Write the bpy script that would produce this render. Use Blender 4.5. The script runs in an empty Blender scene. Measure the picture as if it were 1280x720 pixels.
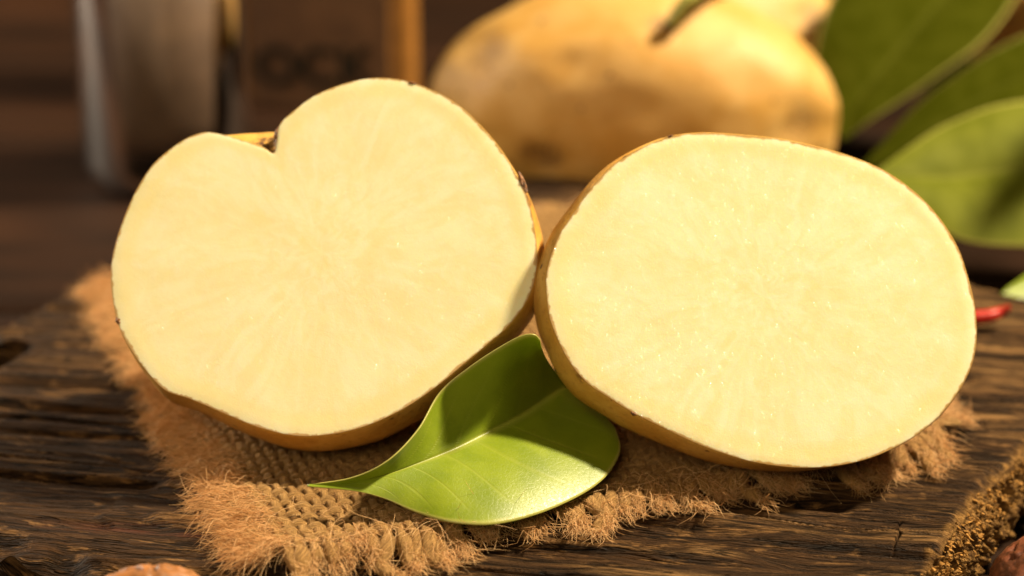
import bpy, math, random
import numpy as np
from mathutils import Vector

random.seed(7)
rng = np.random.default_rng(11)
CM = 0.01
scene = bpy.context.scene
col = scene.collection

# ------------------------------------------------------------------ camera, world, lamps, exposure
PITCH = math.radians(22.0)
DIST = 52.0                                   # cm from lens to the plane of the halves
FWD = np.array([0, math.cos(PITCH), -math.sin(PITCH)])
UPV = np.array([0, math.sin(PITCH), math.cos(PITCH)])
RGT = np.array([1.0, 0, 0])
AIM = np.array([0, 0, 4.0])
CAMP = AIM - DIST * FWD
LENS = 85.0
cam_d = bpy.data.cameras.new('camera')
cam_d.lens = LENS
cam_d.sensor_width = 36.0
cam_d.clip_start = 0.02
cam_d.clip_end = 50.0
cam_d.dof.use_dof = True
cam_d.dof.focus_distance = 0.502
cam_d.dof.aperture_fstop = 8.0
cam_d.dof.aperture_blades = 0
cam = bpy.data.objects.new('camera', cam_d)
col.objects.link(cam)
cam.location = Vector(CAMP * CM)
cam.rotation_euler = (math.pi / 2 - PITCH, 0, 0)
scene.camera = cam

world = bpy.data.worlds.new('World')
scene.world = world
world.use_nodes = True
bg = world.node_tree.nodes['Background']
bg.inputs[0].default_value = (1.0, 0.66, 0.36, 1)
bg.inputs[1].default_value = 0.055


def lamp(name, pos, target, size, size_y, power, color):
    d = bpy.data.lights.new(name, 'AREA')
    d.shape = 'RECTANGLE'
    d.size = size * CM
    d.size_y = size_y * CM
    d.energy = power
    d.color = color
    o = bpy.data.objects.new(name, d)
    col.objects.link(o)
    p = Vector(pos) * CM
    o.location = p
    o.rotation_euler = (Vector(target) * CM - p).to_track_quat('-Z', 'Y').to_euler()
    return o


KEY = np.array([0.61, 0.15, 0.77])
KEY = KEY / np.linalg.norm(KEY)
lamp('key_lamp', tuple(KEY * 150 + np.array([0, 4, 2])), (0, 4, 2), 13, 13, 72, (1.0, 0.82, 0.55))
lamp('window_softbox', (-58, 34, 20), (-12, 22, 2), 14, 34, 6.0, (1.0, 0.84, 0.64))
lamp('front_fill', (-35, -110, 80), (0, 2, 3), 60, 60, 8.0, (1.0, 0.78, 0.47))

scene.view_settings.view_transform = 'Standard'
scene.view_settings.look = 'None'
scene.view_settings.exposure = 0.0
scene.view_settings.gamma = 1.0
scene.render.engine = 'CYCLES'
scene.cycles.use_denoising = True
scene.cycles.max_bounces = 8
scene.cycles.transparent_max_bounces = 12
scene.cycles.sample_clamp_indirect = 6.0


# ------------------------------------------------------------------ helpers
def ray(px, py):
    k = DIST * 36.0 / LENS / 1280.0
    return FWD + RGT * ((px - 640) * k / DIST) + UPV * ((360 - py) * k / DIST)


def at(px, py, z=0.0):
    """point at height z (cm) that was sighted at this spot of the photograph"""
    d = ray(px, py)
    return CAMP + d * ((z - CAMP[2]) / d[2])


def at_depth(px, py, y):
    d = ray(px, py)
    return CAMP + d * ((y - CAMP[1]) / d[1])


def _hash(ix, iy, iz, seed):
    h = (ix.astype(np.int64) * 374761393 + iy.astype(np.int64) * 668265263
         + iz.astype(np.int64) * 2147483647 + seed * 974634777) & 0xFFFFFFFF
    h = ((h ^ (h >> 13)) * 1274126177) & 0xFFFFFFFF
    h = ((h ^ (h >> 16)) * 2246822519) & 0xFFFFFFFF
    return ((h ^ (h >> 15)) & 0xFFFFFF).astype(np.float64) / 0xFFFFFF


def noise(x, y, z=0.0, seed=0):
    """smooth value noise in -1..1"""
    x, y, z = np.broadcast_arrays(np.asarray(x, float), np.asarray(y, float), np.asarray(z, float))
    ix, iy, iz = np.floor(x), np.floor(y), np.floor(z)
    fx, fy, fz = x - ix, y - iy, z - iz
    fx, fy, fz = [t * t * t * (t * (t * 6 - 15) + 10) for t in (fx, fy, fz)]
    out = 0
    for dx in (0, 1):
        wx = fx if dx else 1 - fx
        for dy in (0, 1):
            wy = fy if dy else 1 - fy
            for dz in (0, 1):
                wz = fz if dz else 1 - fz
                out = out + wx * wy * wz * _hash(ix + dx, iy + dy, iz + dz, seed)
    return out * 2 - 1


def fbm(x, y, z=0.0, octaves=4, seed=0, gain=0.5):
    a, s, tot = 1.0, 0.0, 0.0
    for i in range(octaves):
        s = s + a * noise(np.asarray(x) * 2 ** i, np.asarray(y) * 2 ** i, np.asarray(z) * 2 ** i, seed + i * 17)
        tot += a
        a *= gain
    return s / tot


def sstep(a, b, x):
    t = np.clip((np.asarray(x, float) - a) / (b - a), 0, 1)
    return t * t * (3 - 2 * t)


def link(o, parent=None):
    col.objects.link(o)
    if parent is not None:
        o.parent = parent
    return o


def thing(name, base, label, cat, group=None):
    o = bpy.data.objects.new(name, None)
    o.empty_display_size = 0.01
    o.location = Vector([float(c) for c in base]) * CM
    o['label'] = label
    o['category'] = cat
    if group:
        o['group'] = group
    o['_base'] = [float(c) for c in base]
    return link(o)


def mesh(name, verts, faces, mat, parent=None, smooth=True, attrs=None, colors=None, uv=None, base=None):
    """verts in world cm; faces an (n,3) or (n,4) array or a list of polygons"""
    verts = np.asarray(verts, float)
    if base is None:
        base = np.array(parent['_base']) if parent is not None and '_base' in parent.keys() else np.zeros(3)
    v = (verts - base) * CM
    me = bpy.data.meshes.new(name)
    if isinstance(faces, np.ndarray):
        n, k = faces.shape
        me.vertices.add(len(v))
        me.vertices.foreach_set('co', v.astype(np.float32).ravel())
        me.loops.add(n * k)
        me.loops.foreach_set('vertex_index', faces.astype(np.int32).ravel())
        me.polygons.add(n)
        me.polygons.foreach_set('loop_start', np.arange(0, n * k, k, dtype=np.int32))
        me.polygons.foreach_set('loop_total', np.full(n, k, dtype=np.int32))
        me.update(calc_edges=True)
        me.validate()
    else:
        me.from_pydata([tuple(p) for p in v], [], [tuple(int(i) for i in f) for f in faces])
        me.update()
    me.polygons.foreach_set('use_smooth', np.full(len(me.polygons), smooth, dtype=bool))
    for key, val in (attrs or {}).items():
        a = me.attributes.new(key, 'FLOAT', 'POINT')
        a.data.foreach_set('value', np.asarray(val, np.float32).ravel())
    if uv is not None:
        a = me.attributes.new('flow', 'FLOAT_VECTOR', 'POINT')
        a.data.foreach_set('vector', np.asarray(uv, np.float32).ravel())
    me.materials.append(mat)
    o = bpy.data.objects.new(name, me)
    if parent is not None and '_base' in parent.keys():
        o['_base'] = [float(c) for c in base]
    elif parent is None:
        o.location = Vector([float(c) for c in base]) * CM
    return link(o, parent)


def grid_faces(nu, nv, wrap_u=False, wrap_v=False):
    """vertex index = iu * nv + iv"""
    iu = np.arange(nu if wrap_u else nu - 1)
    iv = np.arange(nv if wrap_v else nv - 1)
    a, b = np.meshgrid(iu, iv, indexing='ij')
    a2, b2 = (a + 1) % nu, (b + 1) % nv
    return np.stack([a * nv + b, a2 * nv + b, a2 * nv + b2, a * nv + b2], -1).reshape(-1, 4)


def frames(path):
    """tangent, side and up vectors along a poly-line (n,3)"""
    t = np.gradient(path, axis=0)
    t /= np.linalg.norm(t, axis=1, keepdims=True) + 1e-9
    ref = np.array([0, 0, 1.0]) if abs(t[:, 2]).mean() < 0.8 else np.array([0, 1.0, 0])
    s = np.cross(t, ref)
    s /= np.linalg.norm(s, axis=1, keepdims=True) + 1e-9
    w = np.cross(s, t)
    return t, s, w


def tube(path, rs, rw, sides, twist=0.0):
    """closed-section tube; rs, rw radii sideways / upwards, arrays of len(path)"""
    path = np.asarray(path, float)
    n = len(path)
    _, s, w = frames(path)
    ang = np.linspace(0, 2 * np.pi, sides, endpoint=False)[None, :] + np.zeros((n, 1)) + twist
    rs = np.broadcast_to(np.asarray(rs, float), (n,))[:, None, None]
    rw = np.broadcast_to(np.asarray(rw, float), (n,))[:, None, None]
    v = path[:, None, :] + s[:, None, :] * np.cos(ang)[..., None] * rs + w[:, None, :] * np.sin(ang)[..., None] * rw
    f = grid_faces(n, sides, wrap_v=True)
    return v.reshape(-1, 3), f


def join(parts):
    vs, fs, off = [], [], 0
    for v, f in parts:
        vs.append(v)
        fs.append(np.asarray(f) + off)
        off += len(v)
    return np.concatenate(vs), np.concatenate(fs)


def spline_closed(pts, n):
    """closed Catmull-Rom through pts, resampled to n points of even arc length"""
    p = np.asarray(pts, float)
    m = len(p)
    out = []
    t = np.linspace(0, 1, 24, endpoint=False)[:, None]
    for i in range(m):
        a, b, c, d = p[i - 1], p[i], p[(i + 1) % m], p[(i + 2) % m]
        out.append(0.5 * ((2 * b) + (c - a) * t + (2 * a - 5 * b + 4 * c - d) * t ** 2 + (3 * b - a - 3 * c + d) * t ** 3))
    q = np.concatenate(out)
    seg = np.linalg.norm(np.roll(q, -1, 0) - q, axis=1)
    s = np.concatenate([[0], np.cumsum(seg)])
    q = np.concatenate([q, q[:1]])
    u = np.linspace(0, s[-1], n, endpoint=False)
    return np.stack([np.interp(u, s, q[:, i]) for i in range(p.shape[1])], 1)


def spline_open(pts, n):
    p = np.asarray(pts, float)
    m = len(p)
    ext = np.concatenate([[2 * p[0] - p[1]], p, [2 * p[-1] - p[-2]]])
    u = np.linspace(0, m - 1, n)
    i = np.minimum(u.astype(int), m - 2)
    t = (u - i)
    t = t.reshape((-1,) + (1,) * (p.ndim - 1))
    a, b, c, d = ext[i], ext[i + 1], ext[i + 2], ext[i + 3]
    return 0.5 * ((2 * b) + (c - a) * t + (2 * a - 5 * b + 4 * c - d) * t ** 2 + (3 * b - a - 3 * c + d) * t ** 3)


# ------------------------------------------------------------------ materials
class Mat:
    def __init__(self, name):
        self.m = bpy.data.materials.new(name)
        self.m.use_nodes = True
        self.t = self.m.node_tree
        self.n = self.t.nodes
        self.bsdf = self.n['Principled BSDF']
        self.out = self.n['Material Output']

    def node(self, kind, **kw):
        nd = self.n.new(kind)
        for k, v in kw.items():
            setattr(nd, k, v)
        return nd

    def put(self, sock, val):
        if isinstance(val, bpy.types.NodeSocket):
            self.t.links.new(val, sock)
        else:
            if isinstance(val, (tuple, list)) and len(val) == 3 and sock.type == 'RGBA':
                val = (*val, 1)
            sock.default_value = val

    def set(self, **kw):
        for k, v in kw.items():
            self.put(self.bsdf.inputs[k.replace('_', ' ')], v)

    def coord(self, scale=(1, 1, 1), rot=(0, 0, 0), loc=(0, 0, 0)):
        """object coordinates in cm, scaled"""
        tc = self.node('ShaderNodeTexCoord')
        mp = self.node('ShaderNodeMapping')
        mp.inputs['Scale'].default_value = [s * 100 for s in scale]
        mp.inputs['Rotation'].default_value = rot
        mp.inputs['Location'].default_value = loc
        self.t.links.new(tc.outputs['Object'], mp.inputs['Vector'])
        return mp.outputs[0]

    def attr(self, name, vec=False):
        a = self.node('ShaderNodeAttribute', attribute_name=name)
        return a.outputs['Vector' if vec else 'Fac']

    def vscale(self, v, s):
        mp = self.node('ShaderNodeMapping')
        mp.inputs['Scale'].default_value = s
        self.put(mp.inputs['Vector'], v)
        return mp.outputs[0]

    def noise(self, vec, scale=1.0, detail=4, rough=0.55, dist=0.0):
        nd = self.node('ShaderNodeTexNoise')
        self.put(nd.inputs['Vector'], vec)
        nd.inputs['Scale'].default_value = scale
        nd.inputs['Detail'].default_value = detail
        nd.inputs['Roughness'].default_value = rough
        nd.inputs['Distortion'].default_value = dist
        return nd.outputs['Fac']

    def voro(self, vec, scale=1.0, feature='F1', rand=1.0):
        nd = self.node('ShaderNodeTexVoronoi', feature=feature)
        self.put(nd.inputs['Vector'], vec)
        nd.inputs['Scale'].default_value = scale
        nd.inputs['Randomness'].default_value = rand
        return nd.outputs['Distance']

    def math(self, op, a, b=0.0, c=None):
        nd = self.node('ShaderNodeMath', operation=op)
        self.put(nd.inputs[0], a)
        self.put(nd.inputs[1], b)
        if c is not None:
            self.put(nd.inputs[2], c)
        return nd.outputs[0]

    def ramp(self, fac, a, b, lo=0.0, hi=1.0):
        nd = self.node('ShaderNodeMapRange', interpolation_type='SMOOTHSTEP')
        self.put(nd.inputs['Value'], fac)
        nd.inputs['From Min'].default_value = a
        nd.inputs['From Max'].default_value = b
        nd.inputs['To Min'].default_value = lo
        nd.inputs['To Max'].default_value = hi
        return nd.outputs[0]

    def mix(self, fac, a, b, mode='MIX'):
        nd = self.node('ShaderNodeMix', data_type='RGBA', blend_type=mode)
        self.put(nd.inputs[0], fac)
        self.put(nd.inputs[6], a)
        self.put(nd.inputs[7], b)
        return nd.outputs[2]

    def bump(self, height, strength=0.5, dist=0.001, normal=None):
        nd = self.node('ShaderNodeBump')
        nd.inputs['Strength'].default_value = strength
        nd.inputs['Distance'].default_value = dist
        self.put(nd.inputs['Height'], height)
        if normal is not None:
            self.put(nd.inputs['Normal'], normal)
        return nd.outputs[0]


def make_board_material():
    m = Mat('weathered_wood')
    flow = m.attr('flow', vec=True)          # x along the grain, y across it, z height, all in cm
    g1 = m.noise(m.vscale(flow, (0.5, 7, 3)), 1, 6, 0.62)
    g2 = m.noise(m.vscale(flow, (0.25, 1.5, 1.5)), 1, 4, 0.6, 0.6)
    g3 = m.noise(m.vscale(flow, (1.1, 24, 8)), 1, 4, 0.65)
    g4 = m.noise(m.vscale(flow, (0.8, 3.2, 2)), 1, 5, 0.7, 0.4)
    k1 = m.noise(m.vscale(flow, (0.22, 3.4, 1)), 1, 3, 0.55)
    k2 = m.noise(m.vscale(flow, (0.4, 9.0, 1)), 1, 3, 0.6)
    l1 = m.math('MULTIPLY', m.ramp(m.math('ABSOLUTE', m.math('SUBTRACT', k1, 0.5)), 0.024, 0.006), m.ramp(g2, 0.42, 0.54))
    l2 = m.math('MULTIPLY', m.ramp(m.math('ABSOLUTE', m.math('SUBTRACT', k2, 0.5)), 0.030, 0.006), 0.7)
    lines = m.math('MAXIMUM', l1, l2)
    worn_lit = m.attr('worn_lit')
    end = m.attr('end')
    red = m.attr('red')
    c = m.mix(m.ramp(g1, 0.33, 0.68), (0.022, 0.011, 0.0045), (0.095, 0.046, 0.018))
    c = m.mix(m.ramp(g2, 0.45, 0.75), c, (0.090, 0.047, 0.020))
    c = m.mix(m.math('MULTIPLY', worn_lit, m.ramp(g1, 0.30, 0.62)), c, (0.48, 0.265, 0.100))  # real wear, heightened to stand in for light on the ridges
    c = m.mix(m.ramp(g3, 0.48, 0.72, 0, 0.75), c, (0.016, 0.009, 0.005))
    c = m.mix(m.ramp(g4, 0.53, 0.64, 0, 0.8), c, (0.27, 0.140, 0.050))
    c = m.mix(m.math('MULTIPLY', lines, 0.85), c, (0.008, 0.0045, 0.002))  # crack shade painted dark, since light along the grain casts little
    c = m.mix(m.math('MULTIPLY', red, m.ramp(g1, 0.42, 0.62)), c, (0.16, 0.045, 0.025))
    cc = m.coord((1, 1, 1))
    n4 = m.noise(cc, 5, 5, 0.65)
    ec = m.mix(m.ramp(n4, 0.3, 0.7), (0.10, 0.045, 0.013), (0.42, 0.225, 0.065))
    c = m.mix(end, c, ec)
    m.set(Base_Color=c, Roughness=m.ramp(g1, 0.2, 0.8, 0.55, 0.9))
    m.set(Specular_IOR_Level=0.12)
    h = m.math('ADD', m.math('MULTIPLY', g1, 1.0), m.math('SUBTRACT', m.math('MULTIPLY', g3, 0.9), m.math('MULTIPLY', lines, 1.1)))
    m.set(Normal=m.bump(h, 1.0, 0.0026))
    return m.m


def make_table_material():
    m = Mat('dark_table_wood')
    v = m.coord((0.12, 1.1, 1))
    g = m.noise(v, 1, 6, 0.6, 0.4)
    g2 = m.noise(m.coord((0.06, 0.12, 1)), 1, 3, 0.5)
    c = m.mix(m.ramp(g, 0.3, 0.7), (0.007, 0.0028, 0.0010), (0.020, 0.0078, 0.0029))
    c = m.mix(m.ramp(g2, 0.45, 0.7), c, (0.028, 0.011, 0.0043))
    m.set(Base_Color=c, Roughness=0.75, Specular_IOR_Level=0.08, Normal=m.bump(g, 0.3, 0.001))
    return m.m


def make_flesh_material(name, tint=1.0):
    m = Mat(name)
    f = m.attr('flow', vec=True)             # cos, sin of the angle and radius in cm
    rim = m.attr('rim')                      # cm from the cut's edge
    v = m.coord((1, 1, 1))
    streak = m.noise(m.vscale(f, (5.2, 5.2, 0.75)), 1, 4, 0.65, 0.9)
    fine = m.noise(v, 3.2, 5, 0.6, 0.8)
    cloud = m.noise(v, 0.75, 4, 0.55, 0.5)
    c = m.mix(m.ramp(streak, 0.35, 0.66), (0.81, 0.745, 0.425), (0.85, 0.81, 0.545))
    c = m.mix(m.ramp(fine, 0.4, 0.75, 0, 0.45), c, (0.875, 0.84, 0.61))
    c = m.mix(m.ramp(cloud, 0.45, 0.72, 0, 0.3), c, (0.82, 0.73, 0.38))
    sp = m.node('ShaderNodeSeparateXYZ')
    m.put(sp.inputs[0], f)
    star = m.noise(m.vscale(f, (2.1, 2.1, 0.16)), 1, 3, 0.6, 0.5)
    star = m.math('MULTIPLY', m.ramp(star, 0.50, 0.66), m.ramp(sp.outputs[2], 3.4, 0.2))
    c = m.mix(m.math('MULTIPLY', star, 0.45), c, (0.80, 0.68, 0.31))
    ring = m.math('MULTIPLY', m.ramp(rim, 0.02, 0.30), m.ramp(rim, 0.62, 0.34))
    c = m.mix(m.math('MULTIPLY', ring, 0.4), c, (0.82, 0.70, 0.30))
    rimn = m.math('ADD', rim, m.math('MULTIPLY', m.math('SUBTRACT', fine, 0.5), 0.20))
    c = m.mix(m.ramp(rimn, 0.055, 0.005, 0, 0.9), c, (0.50, 0.27, 0.065))
    m.set(Base_Color=c, Roughness=m.ramp(fine, 0.3, 0.7, 0.34, 0.5))
    m.set(Specular_IOR_Level=0.4)
    m.bsdf.subsurface_method = 'RANDOM_WALK'
    m.set(Subsurface_Weight=0.5, Subsurface_Scale=0.0022)
    m.bsdf.inputs['Subsurface Radius'].default_value = (1.0, 0.7, 0.3)
    grain = m.noise(v, 26, 3, 0.7)
    h = m.math('ADD', m.math('MULTIPLY', fine, 0.5), m.math('MULTIPLY', grain, 0.5))
    m.set(Normal=m.bump(h, 0.16, 0.0005))
    return m.m


def make_skin_material(name, base=(0.52, 0.265, 0.040), pale=(0.62, 0.36, 0.080), dark=(0.24, 0.095, 0.014)):
    m = Mat(name)
    v = m.coord((1, 1, 1))
    n1 = m.noise(v, 0.8, 4, 0.6, 0.3)
    n2 = m.noise(v, 7, 5, 0.7)
    c = m.mix(m.ramp(n1, 0.35, 0.65), base, pale)
    c = m.mix(m.ramp(n2, 0.52, 0.78, 0, 0.75), c, dark)
    dots = m.voro(v, 3.4)
    c = m.mix(m.ramp(dots, 0.10, 0.04, 0, 0.7), c, (0.16, 0.07, 0.02))
    big = m.voro(m.coord((1.0, 1.9, 1.5)), 1.05)
    c = m.mix(m.math('MULTIPLY', m.ramp(big, 0.13, 0.07), m.ramp(n2, 0.36, 0.5)), c, (0.07, 0.026, 0.008))
    scab = m.attr('scab')
    sc = m.math('MULTIPLY', scab, m.ramp(n2, 0.38, 0.55))
    c = m.mix(sc, c, (0.075, 0.028, 0.010))
    m.set(Base_Color=c, Roughness=m.ramp(n2, 0.3, 0.7, 0.42, 0.62))
    m.set(Specular_IOR_Level=0.45, Subsurface_Weight=0.05, Subsurface_Scale=0.002)
    h = m.math('ADD', n2, m.math('MULTIPLY', m.ramp(dots, 0.12, 0.0), -0.6))
    m.set(Normal=m.bump(h, 0.35, 0.0006))
    return m.m


def make_jute_material():
    m = Mat('jute')
    f = m.attr('flow', vec=True)             # along the thread, round it, random tone
    sep = m.node('ShaderNodeSeparateXYZ')
    m.put(sep.inputs[0], f)
    u, w, tone = sep.outputs
    tw = m.math('ADD', m.math('MULTIPLY', u, 9.0), m.math('MULTIPLY', w, 12.566))
    fib = m.node('ShaderNodeCombineXYZ')
    m.put(fib.inputs[0], m.math('MULTIPLY', u, 1.2))
    m.put(fib.inputs[1], m.math('MULTIPLY', m.math('SINE', tw), 2.2))
    m.put(fib.inputs[2], m.math('ADD', m.math('MULTIPLY', m.math('COSINE', tw), 2.2), m.math('MULTIPLY', tone, 40)))
    n = m.noise(fib.outputs[0], 2.4, 4, 0.7)
    c = m.mix(m.ramp(n, 0.32, 0.68), (0.17, 0.078, 0.022), (0.66, 0.385, 0.135))
    c = m.mix(m.math('MULTIPLY', tone, 0.30), c, (0.50, 0.31, 0.125))
    m.set(Base_Color=c, Roughness=0.85, Specular_IOR_Level=0.2)
    m.set(Normal=m.bump(n, 1.0, 0.0010))
    return m.m


def make_fibre_material():
    m = Mat('jute_fibre')
    tone = m.attr('tone')
    c = m.mix(tone, (0.60, 0.315, 0.105), (0.92, 0.65, 0.34))
    m.set(Base_Color=c, Roughness=0.6, Specular_IOR_Level=0.35)
    tr = m.node('ShaderNodeBsdfTranslucent')
    m.put(tr.inputs['Color'], c)
    mx = m.node('ShaderNodeMixShader')
    mx.inputs[0].default_value = 0.35
    m.t.links.new(m.bsdf.outputs[0], mx.inputs[1])
    m.t.links.new(tr.outputs[0], mx.inputs[2])
    m.t.links.new(mx.outputs[0], m.out.inputs[0])
    return m.m


def make_leaf_material(name, c0, c1, vein_c, rough=0.38, transl=0.3, spec=0.12):
    m = Mat(name)
    v = m.coord((1, 1, 1))
    n = m.noise(v, 1.4, 4, 0.55)
    fine = m.noise(v, 16, 4, 0.6)
    net = m.node('ShaderNodeTexVoronoi', feature='DISTANCE_TO_EDGE')
    m.put(net.inputs['Vector'], v)
    net.inputs['Scale'].default_value = 8.5
    netv = m.ramp(net.outputs['Distance'], 0.07, 0.0)
    vein = m.math('MAXIMUM', m.attr('vein'), m.math('MULTIPLY', netv, 0.10))
    edge = m.attr('edge')
    c = m.mix(m.ramp(n, 0.3, 0.7), c0, c1)
    c = m.mix(m.ramp(fine, 0.5, 0.8, 0, 0.25), c, tuple(x * 0.7 for x in c0))
    c = m.mix(m.math('MULTIPLY', vein, 0.55), c, vein_c)
    c = m.mix(m.math('MULTIPLY', edge, 0.8), c, (0.55, 0.50, 0.14))
    m.set(Base_Color=c, Roughness=m.ramp(fine, 0.3, 0.7, rough - 0.04, rough + 0.08))
    m.set(Specular_IOR_Level=spec)
    h = m.math('ADD', m.math('MULTIPLY', fine, 0.35), m.math('MULTIPLY', vein, -0.9))
    bmp = m.bump(h, 0.30, 0.0004)
    m.set(Normal=bmp)
    tr = m.node('ShaderNodeBsdfTranslucent')
    m.put(tr.inputs['Color'], m.mix(0.5, c, (0.35, 0.48, 0.04)))
    mx = m.node('ShaderNodeMixShader')
    mx.inputs[0].default_value = transl
    m.t.links.new(m.bsdf.outputs[0], mx.inputs[1])
    m.t.links.new(tr.outputs[0], mx.inputs[2])
    m.t.links.new(mx.outputs[0], m.out.inputs[0])
    return m.m


def plain(name, color, rough=0.6, spec=0.4, var=0.25, scale=3.0, bump=0.3):
    m = Mat(name)
    v = m.coord((1, 1, 1))
    n = m.noise(v, scale, 5, 0.6)
    c = m.mix(m.ramp(n, 0.3, 0.7), tuple(x * (1 - var) for x in color), tuple(min(1, x * (1 + var)) for x in color))
    m.set(Base_Color=c, Roughness=rough, Specular_IOR_Level=spec, Normal=m.bump(n, bump, 0.0006))
    return m.m


M_BOARD = make_board_material()
M_TABLE = make_table_material()
M_FLESH_L = make_flesh_material('potato_flesh_dry')
M_FLESH_R = make_flesh_material('potato_flesh_wet')
M_SKIN = make_skin_material('potato_skin')
M_SKIN_B = make_skin_material('potato_skin_whole', (0.50, 0.275, 0.058), (0.57, 0.345, 0.105), (0.40, 0.20, 0.038))
M_JUTE = make_jute_material()
M_FIBRE = make_fibre_material()
M_LEAF = make_leaf_material('green_leaf', (0.195, 0.275, 0.008), (0.265, 0.345, 0.014), (0.42, 0.45, 0.07), 0.40, 0.30, 0.7)
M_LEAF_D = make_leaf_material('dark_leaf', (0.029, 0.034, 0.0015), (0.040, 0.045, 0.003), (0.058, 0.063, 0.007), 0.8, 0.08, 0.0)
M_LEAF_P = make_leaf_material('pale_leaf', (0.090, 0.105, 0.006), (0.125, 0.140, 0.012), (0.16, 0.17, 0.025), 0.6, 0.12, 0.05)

# ------------------------------------------------------------------ setting: table
TABLE_Z = -2.2
table = bpy.data.objects.new('table', None)
table['kind'] = 'structure'
table.location = (0, 0, TABLE_Z * CM)
table['_base'] = [0, 0, TABLE_Z]
link(table)
PLW = 15.0
for i, y0 in enumerate(np.arange(-31, 120, PLW)):
    g = 0.12
    nx, ny = 60, 9
    xs = np.linspace(-110, 110, nx)
    prof_y = np.array([y0 + g, y0 + g, y0 + g + 0.15, y0 + g + 1, y0 + PLW / 2, y0 + PLW - g - 1, y0 + PLW - g - 0.15, y0 + PLW - g, y0 + PLW - g])
    prof_z = np.array([-1.5, -0.25, -0.06, 0, 0, 0, -0.06, -0.25, -1.5])
    X, Yp = np.meshgrid(xs, prof_y, indexing='ij')
    Zp = np.broadcast_to(prof_z, X.shape) + TABLE_Z + 0.04 * noise(X / 6, Yp / 2, 0, 5 + i) * (prof_z > -1) - 0.05
    mesh('plank', np.stack([X, Yp, Zp], -1).reshape(-1, 3), grid_faces(nx, ny), M_TABLE, table)

# ------------------------------------------------------------------ setting: the old board
# outline of the board's top on the ground (cm)
front = spline_open([(-15.5, -2.2), (-12.5, -3.0), (-10.3, -4.1), (-8.2, -5.15), (-6.6, -5.7), (-4.6, -7.0), (-1, -8.3), (4.0, -7.8), (7.6, -6.6)], 300)
right = spline_open([(7.6, -6.6), (8.3, -5.2), (9.3, -3.2), (10.2, -1.4), (11.5, 0.55), (12.6, 2.3), (14.2, 5.2), (15.5, 8.3)], 240)
back = spline_open([(-7.5, 17.2), (-2.5, 18.4), (4.5, 18.5), (8.5, 15.2), (12.0, 10.2), (15.5, 8.3)], 300)
left = spline_open([(-15.5, -2.2), (-14.3, 2.0), (-12.9, 4.6), (-12.1, 6.4), (-13.2, 7.0), (-12.5, 8.6), (-11.2, 10.9), (-9.8, 14.2), (-7.5, 17.2)], 240)
NX, NY = 640, 520
tx = np.linspace(0, 1, NX)
ty = np.linspace(0, 1, NY) ** 1.55


def samp(c, t):
    u = np.linspace(0, 1, len(c))
    return np.stack([np.interp(t, u, c[:, i]) for i in range(2)], -1)


S, Tt = np.meshgrid(tx, ty, indexing='ij')
F, Bk, Lf, Rt = samp(front, S), samp(back, S), samp(left, Tt), samp(right, Tt)
S3, T3 = S[..., None], Tt[..., None]
XY = ((1 - T3) * F + T3 * Bk + (1 - S3) * Lf + S3 * Rt
      - ((1 - S3) * (1 - T3) * front[0] + S3 * (1 - T3) * front[-1] + (1 - S3) * T3 * back[0] + S3 * T3 * back[-1]))
BX, BY = XY[..., 0], XY[..., 1]


def grain_coords(x, y):
    """distance along / across the grain: it runs crosswise, dipping towards the front right"""
    v = y + 0.16 * x + 0.9 * noise(x / 11, y / 8, 0, 41) + 0.12 * noise(x / 4.5, y / 2.2, 0, 42) + 0.03 * noise(x / 1.2, y / 0.6, 0, 43)
    return x, v


def board_height(x, y):
    u, v = grain_coords(x, y)
    h = -0.05 * np.abs(fbm(u / 7, v / 0.9, 0, 3, 50))
    h = h - 0.085 * np.abs(noise(u / 3.6, v / 0.28, 0, 54))
    h = h - 0.045 * np.abs(noise(u / 3.0, v / 0.17, 0, 55))
    h = h - 0.012 * np.abs(noise(u / 1.6, v / 0.09, 0, 56))
    c = np.abs(noise(u / 11, v / 0.55, 0.5, 60) + 0.06 * noise(u / 2.5, 0.0, 0.5, 59))
    gate = sstep(0.05, 0.45, noise(u / 5, v / 1.6, 3.3, 61))
    h = h - 0.24 * gate * sstep(0.30, 0.0, c)
    c2 = np.abs(noise(u / 8, v / 0.34, 4.5, 63) + 0.06 * noise(u / 2.0, 0.0, 4.5, 62))
    gate2 = sstep(0.0, 0.4, noise(u / 2.5, v / 1.0, 7.3, 64))
    h = h - 0.08 * gate2 * sstep(0.42, 0.0, c2)
    # flaked steps towards the front left edge
    fl = noise(u / 6, v / 1.1, 9.5, 66) + 0.16 * noise(u / 3.5, v / 0.30, 1.5, 67)
    near = sstep(0.4, -2.8, v - 0.02 * u + 2.0) * sstep(-3.0, -7.0, x)
    h = h - 0.16 * near * sstep(-0.06, 0.06, fl) - 0.10 * near * sstep(0.24, 0.32, fl)
    # cross checks
    cx = np.abs(x - (8.0 + 0.35 * (y + 3.6)) + 0.10 * noise(y / 0.25, x, 0, 70)) / 0.035
    h = h - 0.20 * sstep(1.0, 0.2, cx) * sstep(-4.3, -4.0, y) * sstep(-2.9, -3.2, y)
    return h


BH = board_height(BX, BY)
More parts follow.
